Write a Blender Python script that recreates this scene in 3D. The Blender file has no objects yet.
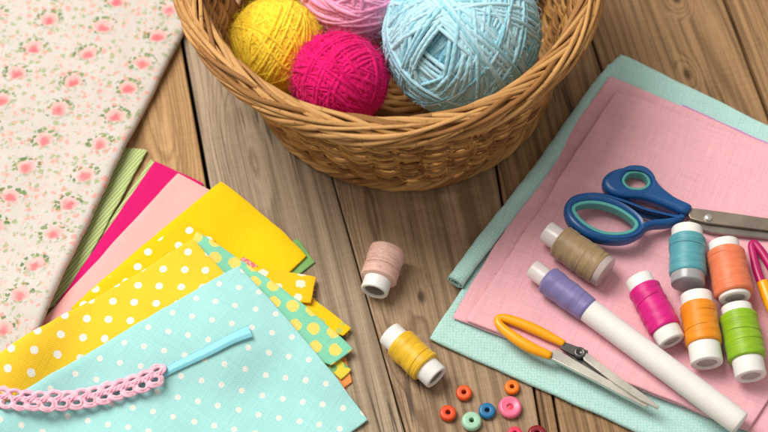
import bpy, bmesh, math, random
import numpy as np
from mathutils import Matrix, Vector

random.seed(4)
SC = bpy.context.scene
COL = SC.collection
PI = math.pi

# ------------------------------------------------------------------ camera model (metres; table top at z = 0)
TH, FPX, DIST = math.radians(60.0), 1600.0, 0.888
CAM = np.array([0.0, -DIST * math.cos(TH), DIST * math.sin(TH)])
FW = np.array([0.0, math.cos(TH), -math.sin(TH)])
UPV = np.array([0.0, math.sin(TH), math.cos(TH)])
RT = np.array([1.0, 0.0, 0.0])


def P(px, py, z=0.0):
    """world point at height z that was measured at photo position (px, py)"""
    d = FW + RT * (px - 384) / FPX - UPV * (py - 216) / FPX
    return CAM + (z - CAM[2]) / d[2] * d


def depth(p):
    return float((np.asarray(p, float) - CAM) @ FW)


def mpp(p):
    """metres per photo pixel at a point"""
    return depth(p) / FPX


# ------------------------------------------------------------------ object helpers
def finish(o, label=None, cat=None, group=None, kind=None):
    if label: o['label'] = label
    if cat: o['category'] = cat
    if group: o['group'] = group
    if kind: o['kind'] = kind
    return o


def thing(name, loc, label, cat, group=None, kind=None):
    o = bpy.data.objects.new(name, None)
    o.empty_display_size = 0.01
    o.location = loc
    COL.objects.link(o)
    return finish(o, label, cat, group, kind)


def link(name, me, mat, parent=None, loc=None):
    """me is in world coordinates; the object's origin is put at loc (or at the parent)"""
    o = bpy.data.objects.new(name, me)
    if mat is not None:
        me.materials.clear(); me.materials.append(mat)
    base = Vector(parent.location) if parent else Vector(loc if loc is not None else (0, 0, 0))
    me.transform(Matrix.Translation(-base))
    if parent:
        o.parent = parent
    else:
        o.location = base
    COL.objects.link(o)
    return o


class MB:
    def __init__(s):
        s.V, s.Q, s.T, s.UV, s.R, s.n = [], [], [], [], [], 0

    def add(s, V, Q, uv=None, rnd=None):
        V = np.asarray(V, float); Q = np.asarray(Q, int)
        s.V.append(V); s.Q.append(Q + s.n); s.n += len(V)
        s.UV.append(np.zeros((len(Q), 4, 2)) if uv is None else uv)
        r = random.random() if rnd is None else rnd
        s.R.append(np.full(len(Q), r) if np.isscalar(r) else r)

    def mesh(s, name, smooth=True):
        V = np.concatenate(s.V); Q = np.concatenate(s.Q); uv = np.concatenate(s.UV); R = np.concatenate(s.R)
        me = bpy.data.meshes.new(name)
        me.vertices.add(len(V)); me.vertices.foreach_set('co', V.astype(np.float32).ravel())
        me.loops.add(Q.size); me.loops.foreach_set('vertex_index', Q.astype(np.int32).ravel())
        me.polygons.add(len(Q)); me.polygons.foreach_set('loop_start', np.arange(0, Q.size, 4, dtype=np.int32))
        if smooth:
            me.polygons.foreach_set('use_smooth', np.ones(len(Q), dtype=bool))
        l = me.uv_layers.new(name='UVMap'); l.data.foreach_set('uv', uv.astype(np.float32).ravel())
        a = me.attributes.new('rnd', 'FLOAT', 'FACE'); a.data.foreach_set('value', R.astype(np.float32))
        me.update(calc_edges=True)
        me.validate()
        return me

    def build(s, name, mat, parent=None, loc=None, smooth=True):
        return link(name, s.mesh(name, smooth), mat, parent, loc)


def grid_quads(n, m, wrap_m=False, wrap_n=False):
    """quads over an n x m vertex grid"""
    i = np.arange(n if wrap_n else n - 1); j = np.arange(m if wrap_m else m - 1)
    I, J = np.meshgrid(i, j, indexing='ij')
    I2, J2 = (I + 1) % n, (J + 1) % m
    return np.stack([I * m + J, I2 * m + J, I2 * m + J2, I * m + J2], -1).reshape(-1, 4)


def tube(mb, pts, r, sides=6, closed=False, flat=1.0, rnd=None, up=None, caps=True):
    pts = np.asarray(pts, float); n = len(pts)
    r = np.full(n, r, float) if np.isscalar(r) else np.asarray(r, float)
    if closed:
        T = np.roll(pts, -1, 0) - np.roll(pts, 1, 0)
    else:
        T = np.gradient(pts, axis=0)
    T /= np.linalg.norm(T, axis=1)[:, None] + 1e-12
    if up is None:
        ref = np.array([0, 0, 1.0])
        if np.abs(T @ ref).max() > 0.93:
            c = [np.abs(T @ np.array(a)).max() for a in ((1., 0, 0), (0, 1., 0), (.577, .577, .577))]
            ref = np.array([(1., 0, 0), (0, 1., 0), (.577, .577, .577)][int(np.argmin(c))])
        upv = np.tile(ref, (n, 1))
    else:
        upv = np.asarray(up, float)
        if upv.ndim == 1: upv = np.tile(upv, (n, 1))
    S = np.cross(T, upv); S /= np.linalg.norm(S, axis=1)[:, None] + 1e-12
    N = np.cross(S, T)
    L = np.r_[0, np.cumsum(np.linalg.norm(np.diff(pts, axis=0), axis=1))]
    if caps and not closed:
        pts = np.r_[pts[:1], pts, pts[-1:]]; S = np.r_[S[:1], S, S[-1:]]; N = np.r_[N[:1], N, N[-1:]]
        r = np.r_[r[:1] * 0.02, r, r[-1:] * 0.02]; L = np.r_[L[:1], L, L[-1:]]; n += 2
    a = np.arange(sides) * 2 * PI / sides
    V = pts[:, None] + r[:, None, None] * (np.cos(a)[None, :, None] * S[:, None] + flat * np.sin(a)[None, :, None] * N[:, None])
    Q = grid_quads(n, sides, True, closed)[:, ::-1]
    nn = n if closed else n - 1
    I, J = np.meshgrid(np.arange(nn), np.arange(sides), indexing='ij')
    if closed:
        L = np.r_[L, L[-1] + np.linalg.norm(pts[-1] - pts[0])]
    else:
        L = np.r_[L, L[-1]]
    u0, u1, v0, v1 = L[I], L[I + 1], J / sides, (J + 1) / sides
    uv = np.stack([np.stack([u0, v0], -1), np.stack([u1, v0], -1), np.stack([u1, v1], -1), np.stack([u0, v1], -1)], 2).reshape(-1, 4, 2)
    mb.add(V.reshape(-1, 3), Q, uv[:, ::-1], rnd)


def lathe(mb, prof, c, axis, n=48, rnd=None, noise=None):
    """prof = [(r, s)]: radius at distance s along axis from c"""
    axis = np.asarray(axis, float) / np.linalg.norm(axis)
    ref = np.array([0, 0, 1.0]) if abs(axis[2]) < .9 else np.array([1.0, 0, 0])
    e1 = np.cross(axis, ref); e1 /= np.linalg.norm(e1); e2 = np.cross(axis, e1)
    pr = np.asarray(prof, float); a = np.arange(n) * 2 * PI / n
    R = pr[:, 0][:, None] * np.ones(n)[None]
    if noise is not None: R = R + noise(a[None, :], pr[:, 1][:, None]) * (pr[:, 0] > 1e-4)[:, None]
    V = np.asarray(c)[None, None] + pr[:, 1][:, None, None] * axis + R[..., None] * (np.cos(a)[None, :, None] * e1 + np.sin(a)[None, :, None] * e2)
    Q = grid_quads(len(pr), n, True)
    I, J = np.meshgrid(np.arange(len(pr) - 1), np.arange(n), indexing='ij')
    s0, s1 = pr[I, 1], pr[I + 1, 1]
    rr = pr[:, 0].max()
    v0, v1 = J * 2 * PI * rr / n, (J + 1) * 2 * PI * rr / n
    uv = np.stack([np.stack([s0, v0], -1), np.stack([s1, v0], -1), np.stack([s1, v1], -1), np.stack([s0, v1], -1)], 2).reshape(-1, 4, 2)
    mb.add(V.reshape(-1, 3), Q, uv, rnd)


def catmull(pts, k=8, closed=False):
    p = np.asarray(pts, float); n = len(p)
    if closed:
        q = np.r_[p[-1:], p, p[:2]]
    else:
        q = np.r_[2 * p[:1] - p[1:2], p, 2 * p[-1:] - p[-2:-1]]
    out = []
    for i in range(n if closed else n - 1):
        a, b, c, d = q[i:i + 4]
        for t in np.arange(k) / k:
            out.append(.5 * (2 * b + (c - a) * t + (2 * a - 5 * b + 4 * c - d) * t * t + (3 * b - a - 3 * c + d) * t ** 3))
    if not closed: out.append(p[-1])
    return np.array(out)


def slab_from_outline(name, loops, z0, z1, bevel, mat, parent):
    """solid between z0 and z1 whose outline (and holes) are closed xy loops, with rounded rims"""
    cu = bpy.data.curves.new(name, 'CURVE'); cu.dimensions = '2D'; cu.fill_mode = 'BOTH'
    cu.extrude = max((z1 - z0) / 2 - bevel, 1e-6); cu.bevel_depth = bevel; cu.bevel_resolution = 3; cu.offset = -bevel
    for lp in loops:
        sp = cu.splines.new('POLY'); sp.points.add(len(lp) - 1); sp.use_cyclic_u = True
        for k, p in enumerate(lp): sp.points[k].co = (p[0], p[1], 0, 1)
    ob = bpy.data.objects.new(name, cu); COL.objects.link(ob)
    dg = bpy.context.evaluated_depsgraph_get(); dg.update()
    me = bpy.data.meshes.new_from_object(ob.evaluated_get(dg))
    bpy.data.objects.remove(ob); bpy.data.curves.remove(cu)
    me.transform(Matrix.Translation((0, 0, (z0 + z1) / 2)))
    for p in me.polygons: p.use_smooth = True
    me.set_sharp_from_angle(angle=math.radians(40))
    return link(name, me, mat, parent)


# ------------------------------------------------------------------ node helpers
class NT:
    def __init__(s, name):
        s.mat = bpy.data.materials.new(name); s.mat.use_nodes = True
        s.t = s.mat.node_tree; s.bs = s.t.nodes['Principled BSDF']

    def n(s, typ, props=None, **inp):
        nd = s.t.nodes.new(typ)
        for k, v in (props or {}).items(): setattr(nd, k, v)
        for k, v in inp.items():
            key = int(k[1:]) if k[0] == 'i' and k[1:].isdigit() else k.replace('_', ' ')
            s.set(nd.inputs[key], v)
        return nd

    def set(s, sock, v):
        if isinstance(v, bpy.types.NodeSocket): s.t.links.new(v, sock)
        elif isinstance(v, bpy.types.Node): s.t.links.new(v.outputs[0], sock)
        else: sock.default_value = v

    def m(s, op, a, b=0.0, c=0.0):
        return s.n('ShaderNodeMath', {'operation': op}, i0=a, i1=b, i2=c).outputs[0]

    def vm(s, op, a, b=(0, 0, 0)):
        nd = s.n('ShaderNodeVectorMath', {'operation': op}, i0=a, i1=b)
        return nd.outputs['Value'] if op in ('DOT_PRODUCT', 'LENGTH', 'DISTANCE') else nd.outputs[0]

    def ramp(s, v, lo, hi, o0=0.0, o1=1.0, smooth=True):
        return s.n('ShaderNodeMapRange', {'interpolation_type': 'SMOOTHSTEP' if smooth else 'LINEAR'}, i0=v, i1=lo, i2=hi, i3=o0, i4=o1).outputs[0]

    def mix(s, f, a, b, blend='MIX'):
        nd = s.t.nodes.new('ShaderNodeMix'); nd.data_type = 'RGBA'; nd.blend_type = blend
        s.set(nd.inputs[0], f)
        for k, v in ((6, a), (7, b)):
            s.set(nd.inputs[k], (v[0], v[1], v[2], 1) if isinstance(v, (tuple, list)) and len(v) == 3 else v)
        return nd.outputs[2]

    def noise(s, vec, scale, detail=2.0, rough=.5, dist=0.0):
        return s.n('ShaderNodeTexNoise', Vector=vec, Scale=scale, Detail=detail, Roughness=rough, Distortion=dist).outputs[0]

    def mapv(s, vec, scale=(1, 1, 1), loc=(0, 0, 0), rot=(0, 0, 0)):
        return s.n('ShaderNodeMapping', Vector=vec, Location=loc, Rotation=rot, Scale=scale).outputs[0]

    def bump(s, h, dist, strength=1.0, normal=None):
        nd = s.n('ShaderNodeBump', Height=h, Distance=dist, Strength=strength)
        if normal is not None: s.set(nd.inputs['Normal'], normal)
        return nd.outputs[0]

    def out(s, color, rough=.7, spec=.3, normal=None, **kw):
        s.set(s.bs.inputs['Base Color'], (color[0], color[1], color[2], 1) if isinstance(color, (tuple, list)) else color)
        s.set(s.bs.inputs['Roughness'], rough)
        s.set(s.bs.inputs['Specular IOR Level'], spec)
        if normal is not None: s.set(s.bs.inputs['Normal'], normal)
        for k, v in kw.items(): s.set(s.bs.inputs[k.replace('_', ' ')], v)
        return s.mat


def srgb(r, g, b):
    f = lambda c: (c / 12.92 if c <= .04045 else ((c + .055) / 1.055) ** 2.4)
    return tuple(f(x / 255) for x in (r, g, b))


def mul(c, k):
    return tuple(min(x * k, .95) for x in c)


# ------------------------------------------------------------------ materials
def mat_wood(name, light, dark, knots=(), seed=0.0, freq=130.0):
    t = NT(name)
    oc = t.n('ShaderNodeTexCoord').outputs['Object']
    xyz = t.n('ShaderNodeSeparateXYZ', i0=oc)
    x, y = xyz.outputs[0], xyz.outputs[1]
    v0 = t.mapv(oc, (1, .07, 1), (seed, seed * 2.7, 0))
    warp = t.noise(v0, 14, 2, .5)
    ring = t.m('ADD', x, t.m('MULTIPLY', t.m('SUBTRACT', warp, .5), .085))
    kmask = 0.0
    for (kx, ky, sx, sy, kc) in knots:
        dx = t.m('DIVIDE', t.m('SUBTRACT', x, kx), sx); dy = t.m('DIVIDE', t.m('SUBTRACT', y, ky), sy)
        wob = t.m('MULTIPLY', t.m('SUBTRACT', t.noise(t.mapv(oc, (1, .4, 1), (seed + 3, 0, 0)), 60, 2), .5), .7)
        d = t.m('ADD', t.m('SQRT', t.m('ADD', t.m('MULTIPLY', dx, dx), t.m('MULTIPLY', dy, dy))), wob)
        g = t.ramp(d, 3.2, .8)
        kr = t.m('MULTIPLY', d, sx * 1.1)
        ring = t.m('ADD', t.m('MULTIPLY', ring, t.m('SUBTRACT', 1.0, g)), t.m('MULTIPLY', kr, g))
        if not kc: continue
        core = t.ramp(d, .75, .35)
        kmask = core if isinstance(kmask, float) else t.m('MAXIMUM', kmask, core)
    s = t.m('SINE', t.m('MULTIPLY', ring, freq * 6.283))
    s2 = t.m('SINE', t.m('MULTIPLY', ring, freq * 2.37 * 6.283))
    fine = t.noise(t.mapv(oc, (1, .014, 1), (seed, 0, 0)), 900, 3, .65)
    mid = t.noise(t.mapv(oc, (1, .03, 1), (seed + 9, 0, 0)), 170, 4, .6)
    big = t.noise(t.mapv(oc, (1, .35, 1), (seed + 5, 0, 0)), 16, 3, .55)
    saw = t.noise(t.mapv(oc, (.25, 1, 1), (seed, 0, 0)), 420, 2, .6)
    s = t.m('SUBTRACT', t.m('MULTIPLY', t.m('POWER', t.m('ADD', t.m('MULTIPLY', s, .5), .5), 3.0), -1.5), -.4)
    f = t.m('ADD', t.m('MULTIPLY', s, .24), t.m('MULTIPLY', s2, .05))
    f = t.m('ADD', f, t.m('MULTIPLY', t.m('SUBTRACT', mid, .5), 1.5))
    f = t.m('ADD', f, t.m('MULTIPLY', t.m('SUBTRACT', fine, .5), 1.3))
    f = t.m('ADD', f, t.m('MULTIPLY', t.m('SUBTRACT', big, .5), .8))
    f = t.m('ADD', f, t.m('MULTIPLY', t.m('SUBTRACT', saw, .5), .35))
    col = t.mix(t.ramp(f, -.48, .50), dark, mul(light, 1.03))
    # narrow dark checks that run with the grain
    ck = t.noise(t.mapv(oc, (1, .022, 1), (seed + 21, 1, 0)), 105, 2, .5)
    crack = t.ramp(t.m('ABSOLUTE', t.m('SUBTRACT', ck, .5)), .012, .002)
    ckm = t.ramp(t.noise(t.mapv(oc, (1, .4, 1), (seed + 31, 0, 0)), 22, 1), .52, .62)
    crack = t.m('MULTIPLY', crack, ckm)
    col = t.mix(t.m('MULTIPLY', crack, .75), col, mul(dark, .25))
    if not isinstance(kmask, float):
        col = t.mix(t.m('MULTIPLY', kmask, .85), col, mul(dark, .3))
    h = t.m('ADD', t.m('MULTIPLY', fine, .6), t.m('ADD', t.m('MULTIPLY', mid, .5), t.m('MULTIPLY', saw, .3)))
    h = t.m('SUBTRACT', h, t.m('MULTIPLY', crack, 1.2))
    rough = t.ramp(f, -.5, .6, .68, .5)
    return t.out(col, rough, .35, t.bump(h, .0007, .6))


def pattern_local(t, uv, a, b, origin, jit=0.0):
    """cell-local position (metres) on the lattice a, b; also the cell id"""
    det = a[0] * b[1] - a[1] * b[0]
    da = (b[1] / det, -b[0] / det, 0); db = (-a[1] / det, a[0] / det, 0)
    q = t.vm('SUBTRACT', uv, (origin[0], origin[1], 0))
    s = t.vm('DOT_PRODUCT', q, da); r = t.vm('DOT_PRODUCT', q, db)
    s = t.m('ADD', s, .5); r = t.m('ADD', r, .5)
    fs = t.m('SUBTRACT', t.m('FRACT', s), .5); fr = t.m('SUBTRACT', t.m('FRACT', r), .5)
    cell = t.n('ShaderNodeCombineXYZ', i0=t.m('FLOOR', s), i1=t.m('FLOOR', r), i2=0.0).outputs[0]
    lx = t.m('ADD', t.m('MULTIPLY', fs, a[0]), t.m('MULTIPLY', fr, b[0]))
    ly = t.m('ADD', t.m('MULTIPLY', fs, a[1]), t.m('MULTIPLY', fr, b[1]))
    loc = t.n('ShaderNodeCombineXYZ', i0=lx, i1=ly, i2=0.0).outputs[0]
    if jit:
        w = t.n('ShaderNodeTexWhiteNoise', {'noise_dimensions': '3D'}, Vector=cell).outputs['Color']
        loc = t.vm('ADD', loc, t.vm('MULTIPLY', t.vm('SUBTRACT', w, (.5, .5, .5)), (jit, jit, 0)))
    return loc, cell


def weave(t, uv, pitch=.0008, rot=0.0):
    v = t.mapv(uv, (1, 1, 1), (0, 0, 0), (0, 0, rot))
    w = t.mapv(t.vm('ADD', v, t.vm('MULTIPLY', t.n('ShaderNodeTexNoise', Vector=v, Scale=90.0, Detail=2.0).outputs['Color'], (.0012, .0012, 0))), (1, 1, 1))
    xyz = t.n('ShaderNodeSeparateXYZ', i0=w)
    k = 6.283 / pitch
    sx = t.m('SINE', t.m('MULTIPLY', xyz.outputs[0], k)); sy = t.m('SINE', t.m('MULTIPLY', xyz.outputs[1], k))
    slub = t.m('ADD', t.noise(t.mapv(v, (1, .04, 1)), 1100, 2, .6), t.noise(t.mapv(v, (.04, 1, 1), (3, 1, 0)), 1100, 2, .6))
    h = t.m('ADD', t.m('MULTIPLY', t.m('MULTIPLY', sx, sy), .5), slub)
    return h, slub


def mat_cloth(name, col, rot=0.0, pitch=.0008, dots=None, kind=None, bump=.00016, slub_amt=.085, rough=.85, extra=None):
    t = NT(name)
    uv = t.n('ShaderNodeUVMap').outputs[0]
    h, slub = weave(t, uv, pitch, rot)
    c = col
    if dots:
        a, b, o, r, dc = dots
        loc, cell = pattern_local(t, uv, a, b, o, r * .25)
        loc = t.vm('ADD', loc, t.vm('MULTIPLY', t.vm('SUBTRACT', t.n('ShaderNodeTexNoise', Vector=uv, Scale=500.0).outputs['Color'], (.5, .5, .5)), (r * .18, r * .18, 0)))
        d = t.vm('LENGTH', loc)
        c = t.mix(t.ramp(d, r * 1.1, r * .92), col, dc)
    if kind == 'stripe':
        w = t.mapv(uv, (1, 1, 1), (0, 0, 0), (0, 0, extra[1]))
        x = t.n('ShaderNodeSeparateXYZ', i0=t.vm('ADD', w, t.vm('MULTIPLY', t.n('ShaderNodeTexNoise', Vector=w, Scale=60.0).outputs['Color'], (.0015, .0015, 0)))).outputs[0]
        s = t.m('SINE', t.m('MULTIPLY', x, 6.283 / extra[2]))
        c = t.mix(t.ramp(s, -.5, .7), col, extra[0])
    if kind == 'flowers':
        vd = t.n('ShaderNodeTexVoronoi', {'voronoi_dimensions': '2D'}, Vector=t.vm('ADD', uv, t.vm('MULTIPLY', t.n('ShaderNodeTexNoise', Vector=uv, Scale=400.0).outputs['Color'], (.003, .003, 0))), Scale=extra[1], Randomness=.6)
        c = t.mix(t.ramp(vd.outputs['Distance'], extra[2], extra[2] * .8), col, extra[0])
    if kind == 'specks':
        vd = t.n('ShaderNodeTexVoronoi', {'voronoi_dimensions': '2D'}, Vector=uv, Scale=extra[1], Randomness=.35)
        c = t.mix(t.m('MULTIPLY', t.ramp(vd.outputs['Distance'], .5, .15), .55), col, extra[0])
    blot = t.noise(uv, 55, 3, .55)
    k = t.m('ADD', t.m('MULTIPLY', t.m('SUBTRACT', slub, 1.0), slub_amt * 2), t.m('MULTIPLY', t.m('SUBTRACT', blot, .5), .10))
    k = t.m('ADD', 1.0, k)
    kk = t.n('ShaderNodeCombineXYZ', i0=k, i1=k, i2=k).outputs[0]
    c = t.mix(1.0, c, kk, 'MULTIPLY')
    nb = t.bump(t.noise(uv, 28, 3, .5), .004, .25)
    return t.out(c, rough, .15, t.bump(h, bump, .7, nb), Sheen_Weight=.12, Sheen_Roughness=.5)


def mat_floral(name, a, b, o):
    t = NT(name)
    uv = t.n('ShaderNodeUVMap').outputs[0]
    h, slub = weave(t, uv, .0008, .25)
    dn = t.vm('SUBTRACT', t.n('ShaderNodeTexNoise', Vector=uv, Scale=260.0, Detail=3.0).outputs['Color'], (.5, .5, .5))
    loc, cell = pattern_local(t, uv, a, b, o, .0016)
    wn = t.n('ShaderNodeTexWhiteNoise', {'noise_dimensions': '3D'}, Vector=t.vm('ADD', cell, (7.3, 2.1, 0))).outputs['Value']
    loc2 = t.vm('ADD', loc, t.vm('MULTIPLY', dn, (.0024, .0024, 0)))
    d = t.vm('LENGTH', t.vm('MULTIPLY', loc2, (.92, 1.12, 0)))
    # ground tint and faint ghost blossoms
    gb = t.noise(uv, 75, 3, .6)
    base = t.mix(t.ramp(gb, .35, .75), srgb(205, 200, 194), srgb(203, 193, 186))
    # scattered sprigs
    dl = t.vm('ADD', uv, t.vm('MULTIPLY', dn, (.005, .005, 0)))
    v1 = t.n('ShaderNodeTexVoronoi', {'voronoi_dimensions': '2D'}, Vector=dl, Scale=215.0, Randomness=1.0)
    pick = t.n('ShaderNodeSeparateColor', i0=v1.outputs['Color'])
    spr = t.m('MULTIPLY', t.ramp(v1.outputs['Distance'], .36, .22), t.ramp(pick.outputs[0], .48, .52))
    sprc = t.mix(t.ramp(pick.outputs[1], .48, .52), srgb(150, 165, 112), srgb(236, 150, 140))
    c = t.mix(t.m('MULTIPLY', spr, .72), base, sprc)
    v2 = t.n('ShaderNodeTexVoronoi', {'voronoi_dimensions': '2D'}, Vector=t.vm('ADD', dl, (.31, .17, 0)), Scale=390.0, Randomness=1.0)
    pk2 = t.n('ShaderNodeSeparateColor', i0=v2.outputs['Color'])
    spr2 = t.m('MULTIPLY', t.ramp(v2.outputs['Distance'], .38, .24), t.ramp(pk2.outputs[0], .60, .64))
    c = t.mix(t.m('MULTIPLY', spr2, .62), c, t.mix(t.ramp(pk2.outputs[1], .4, .44), srgb(160, 170, 125), srgb(240, 168, 158)))
    # leaves in a garland round each rose
    v3 = t.n('ShaderNodeTexVoronoi', {'voronoi_dimensions': '2D'}, Vector=dl, Scale=340.0, Randomness=.9)
    ringm = t.m('MULTIPLY', t.ramp(d, .0040, .0048), t.ramp(d, .0088, .0074))
    side = t.ramp(t.vm('DOT_PRODUCT', loc, (-.35, .9, 0)), -.0042, -.001)
    pk3 = t.n('ShaderNodeSeparateColor', i0=v3.outputs['Color'])
    leaf = t.m('MULTIPLY', t.m('MULTIPLY', t.ramp(v3.outputs['Distance'], .5, .3), t.ramp(pk3.outputs[0], .10, .16)), t.m('MULTIPLY', ringm, t.m('ADD', .35, t.m('MULTIPLY', side, .65))))
    c = t.mix(t.m('MULTIPLY', leaf, .9), c, t.mix(pk3.outputs[1], srgb(82, 114, 66), srgb(130, 150, 94)))
    # the rose: pale outer petals, coral heart set low
    petal = t.noise(t.vm('ADD', uv, t.vm('MULTIPLY', dn, (.006, .006, 0))), 330, 2, .6)
    rose = t.ramp(t.m('ADD', d, t.m('MULTIPLY', t.m('SUBTRACT', petal, .5), .0028)), .0052, .0043)
    dh = t.vm('LENGTH', t.vm('ADD', loc2, (0.0, .0014, 0)))
    heart = t.ramp(t.m('ADD', dh, t.m('MULTIPLY', t.m('SUBTRACT', petal, .5), .006)), .0046, .0010)
    rc = t.mix(heart, srgb(244, 182, 178), srgb(236, 112, 120))
    c = t.mix(t.m('MULTIPLY', rose, t.m('ADD', .82, t.m('MULTIPLY', wn, .18))), c, rc)
    k = t.m('ADD', 1.0, t.m('MULTIPLY', t.m('SUBTRACT', slub, 1.0), .16))
    kk = t.n('ShaderNodeCombineXYZ', i0=k, i1=k, i2=k).outputs[0]
    c = t.mix(1.0, c, kk, 'MULTIPLY')
    nb = t.bump(t.noise(t.mapv(uv, (1, .5, 1)), 22, 3, .5), .006, .35)
    return t.out(c, .85, .15, t.bump(h, .0002, .6, nb), Sheen_Weight=.1)


def mat_yarn(name, col, deep, twist=.0042):
    t = NT(name)
    uv = t.n('ShaderNodeUVMap').outputs[0]
    xyz = t.n('ShaderNodeSeparateXYZ', i0=uv)
    ph = t.m('ADD', t.m('DIVIDE', xyz.outputs[0], twist), t.m('MULTIPLY', xyz.outputs[1], 2.0))
    s = t.m('SINE', t.m('MULTIPLY', ph, 6.283))
    fib = t.noise(t.n('ShaderNodeCombineXYZ', i0=t.m('MULTIPLY', xyz.outputs[0], 600.0), i1=t.m('MULTIPLY', ph, 5.0), i2=0.0).outputs[0], 1.0, 3, .6)
    r = t.n('ShaderNodeAttribute', {'attribute_name': 'rnd'}).outputs['Fac']
    f = t.m('ADD', t.m('MULTIPLY', r, .55), t.m('ADD', t.m('MULTIPLY', fib, .35), t.m('MULTIPLY', s, .04)))
    c = t.mix(t.ramp(f, -.15, .55), deep, col)
    h = t.m('ADD', t.m('MULTIPLY', s, .35), fib)
    return t.out(c, .95, .03, t.bump(h, .00022, .5), Sheen_Weight=.06, Sheen_Roughness=.5)


def mat_wicker(name, a, b, c3):
    t = NT(name)
    uv = t.n('ShaderNodeUVMap').outputs[0]
    r = t.n('ShaderNodeAttribute', {'attribute_name': 'rnd'}).outputs['Fac']
    xyz = t.n('ShaderNodeSeparateXYZ', i0=uv)
    vv = t.n('ShaderNodeCombineXYZ', i0=t.m('MULTIPLY', xyz.outputs[0], 25.0), i1=t.m('MULTIPLY', xyz.outputs[1], 6.0), i2=t.m('MULTIPLY', r, 40.0)).outputs[0]
    st = t.noise(vv, 2.0, 4, .6)
    blot = t.noise(t.n('ShaderNodeTexCoord').outputs['Object'], 45, 3, .6)
    sp = t.noise(t.n('ShaderNodeTexCoord').outputs['Object'], 420, 2, .6)
    f = t.m('ADD', t.m('MULTIPLY', r, .75), t.m('MULTIPLY', st, .4))
    c = t.mix(t.ramp(f, .1, 1.0), a, b)
    c = t.mix(t.m('MULTIPLY', t.ramp(blot, .48, .72), .45), c, c3)
    c = t.mix(t.m('MULTIPLY', t.ramp(sp, .62, .72), .5), c, mul(a, .35))
    return t.out(c, t.ramp(st, .3, .7, .48, .66), .3, t.bump(t.m('ADD', st, t.m('MULTIPLY', sp, .4)), .0007, .7))


def mat_thread(name, col, pitch=.0008):
    t = NT(name)
    uv = t.n('ShaderNodeUVMap').outputs[0]
    dn = t.n('ShaderNodeTexNoise', Vector=uv, Scale=160.0, Detail=2.0).outputs['Color']
    w = t.vm('ADD', uv, t.vm('MULTIPLY', t.vm('SUBTRACT', dn, (.5, .5, .5)), (.0014, 0, 0)))
    xyz = t.n('ShaderNodeSeparateXYZ', i0=w)
    s = t.m('SINE', t.m('ADD', t.m('MULTIPLY', xyz.outputs[0], 6.283 / pitch), t.m('MULTIPLY', xyz.outputs[1], 40.0)))
    st = t.noise(t.mapv(w, (1, .012, 1), (0, 0, 0), (0, 0, .03)), 2600, 3, .7)
    st2 = t.noise(t.mapv(w, (1, .03, 1), (2, 1, 0), (0, 0, -.16)), 800, 3, .6)
    bl = t.noise(uv, 120, 2, .5)
    f = t.m('ADD', t.m('MULTIPLY', st, .6), t.m('ADD', t.m('MULTIPLY', st2, .35), t.m('ADD', t.m('MULTIPLY', bl, .25), t.m('MULTIPLY', s, .07))))
    c = t.mix(t.ramp(f, .35, .9), mul(col, .70), mul(col, 1.22))
    h = t.m('ADD', t.m('MULTIPLY', s, .6), t.m('ADD', st, t.m('MULTIPLY', st2, .3)))
    return t.out(c, .40, .48, t.bump(h, .00008, .7), Sheen_Weight=.1)


def mat_plastic(name, col, rough=.4, spec=.45, sss=0.0, wear=.08):
    t = NT(name)
    oc = t.n('ShaderNodeTexCoord').outputs['Object']
    nz = t.noise(oc, 130, 4, .6)
    c = t.mix(nz, mul(col, 1 - wear), mul(col, 1 + wear * .5))
    rr = t.ramp(t.noise(oc, 60, 3), .3, .7, rough - .06, rough + .08)
    m = t.out(c, rr, spec, t.bump(nz, .0002, .25))
    if sss:
        t.set(t.bs.inputs['Subsurface Weight'], sss); t.set(t.bs.inputs['Subsurface Radius'], (.004, .004, .004)); t.set(t.bs.inputs['Subsurface Scale'], 1.0)
    return m


def mat_steel(name, col, rough=.34, ang=0.0):
    t = NT(name)
    oc = t.n('ShaderNodeTexCoord').outputs['Object']
    br = t.noise(t.mapv(oc, (.03, 1, 1), (0, 0, 0), (0, 0, -ang)), 1500, 2, .6)
    bl = t.noise(oc, 70, 3, .6)
    c = t.mix(t.ramp(bl, .3, .75), mul(col, .86), col)
    return t.out(c, t.ramp(bl, .3, .7, rough - .03, rough + .05), .5, t.bump(bl, .0002, .15), Metallic=.92)


def mat_bead(name, col):
    return mat_plastic(name, col, .34, .5, 0, .14)


# ------------------------------------------------------------------ height field of everything lying on the table
GX0, GY0, CELL = -.46, -.36, .00075
NX, NY = 1230, 960
HH = np.zeros((NX, NY))
GXs = GX0 + CELL * np.arange(NX); GYs = GY0 + CELL * np.arange(NY)


def samp(A, x, y):
    fx = np.clip((np.asarray(x) - GX0) / CELL, 0, NX - 1.001); fy = np.clip((np.asarray(y) - GY0) / CELL, 0, NY - 1.001)
    i, j = fx.astype(int), fy.astype(int); u, v = fx - i, fy - j
    return A[i, j] * (1 - u) * (1 - v) + A[i + 1, j] * u * (1 - v) + A[i, j + 1] * (1 - u) * v + A[i + 1, j + 1] * u * v


def hat(x, y):
    return float(samp(HH, x, y))


def dil(A, k):
    for ax in (0, 1):
        B = A.copy(); s = 1; done = 0
        while done < k:
            s = min(max(1, done), k - done) if done else 1
            C = B.copy()
            if ax == 0:
                C[s:] = np.maximum(C[s:], B[:-s]); C[:-s] = np.maximum(C[:-s], B[s:])
            else:
                C[:, s:] = np.maximum(C[:, s:], B[:, :-s]); C[:, :-s] = np.maximum(C[:, :-s], B[:, s:])
            B = C; done += s
        A = B
    return A


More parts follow.
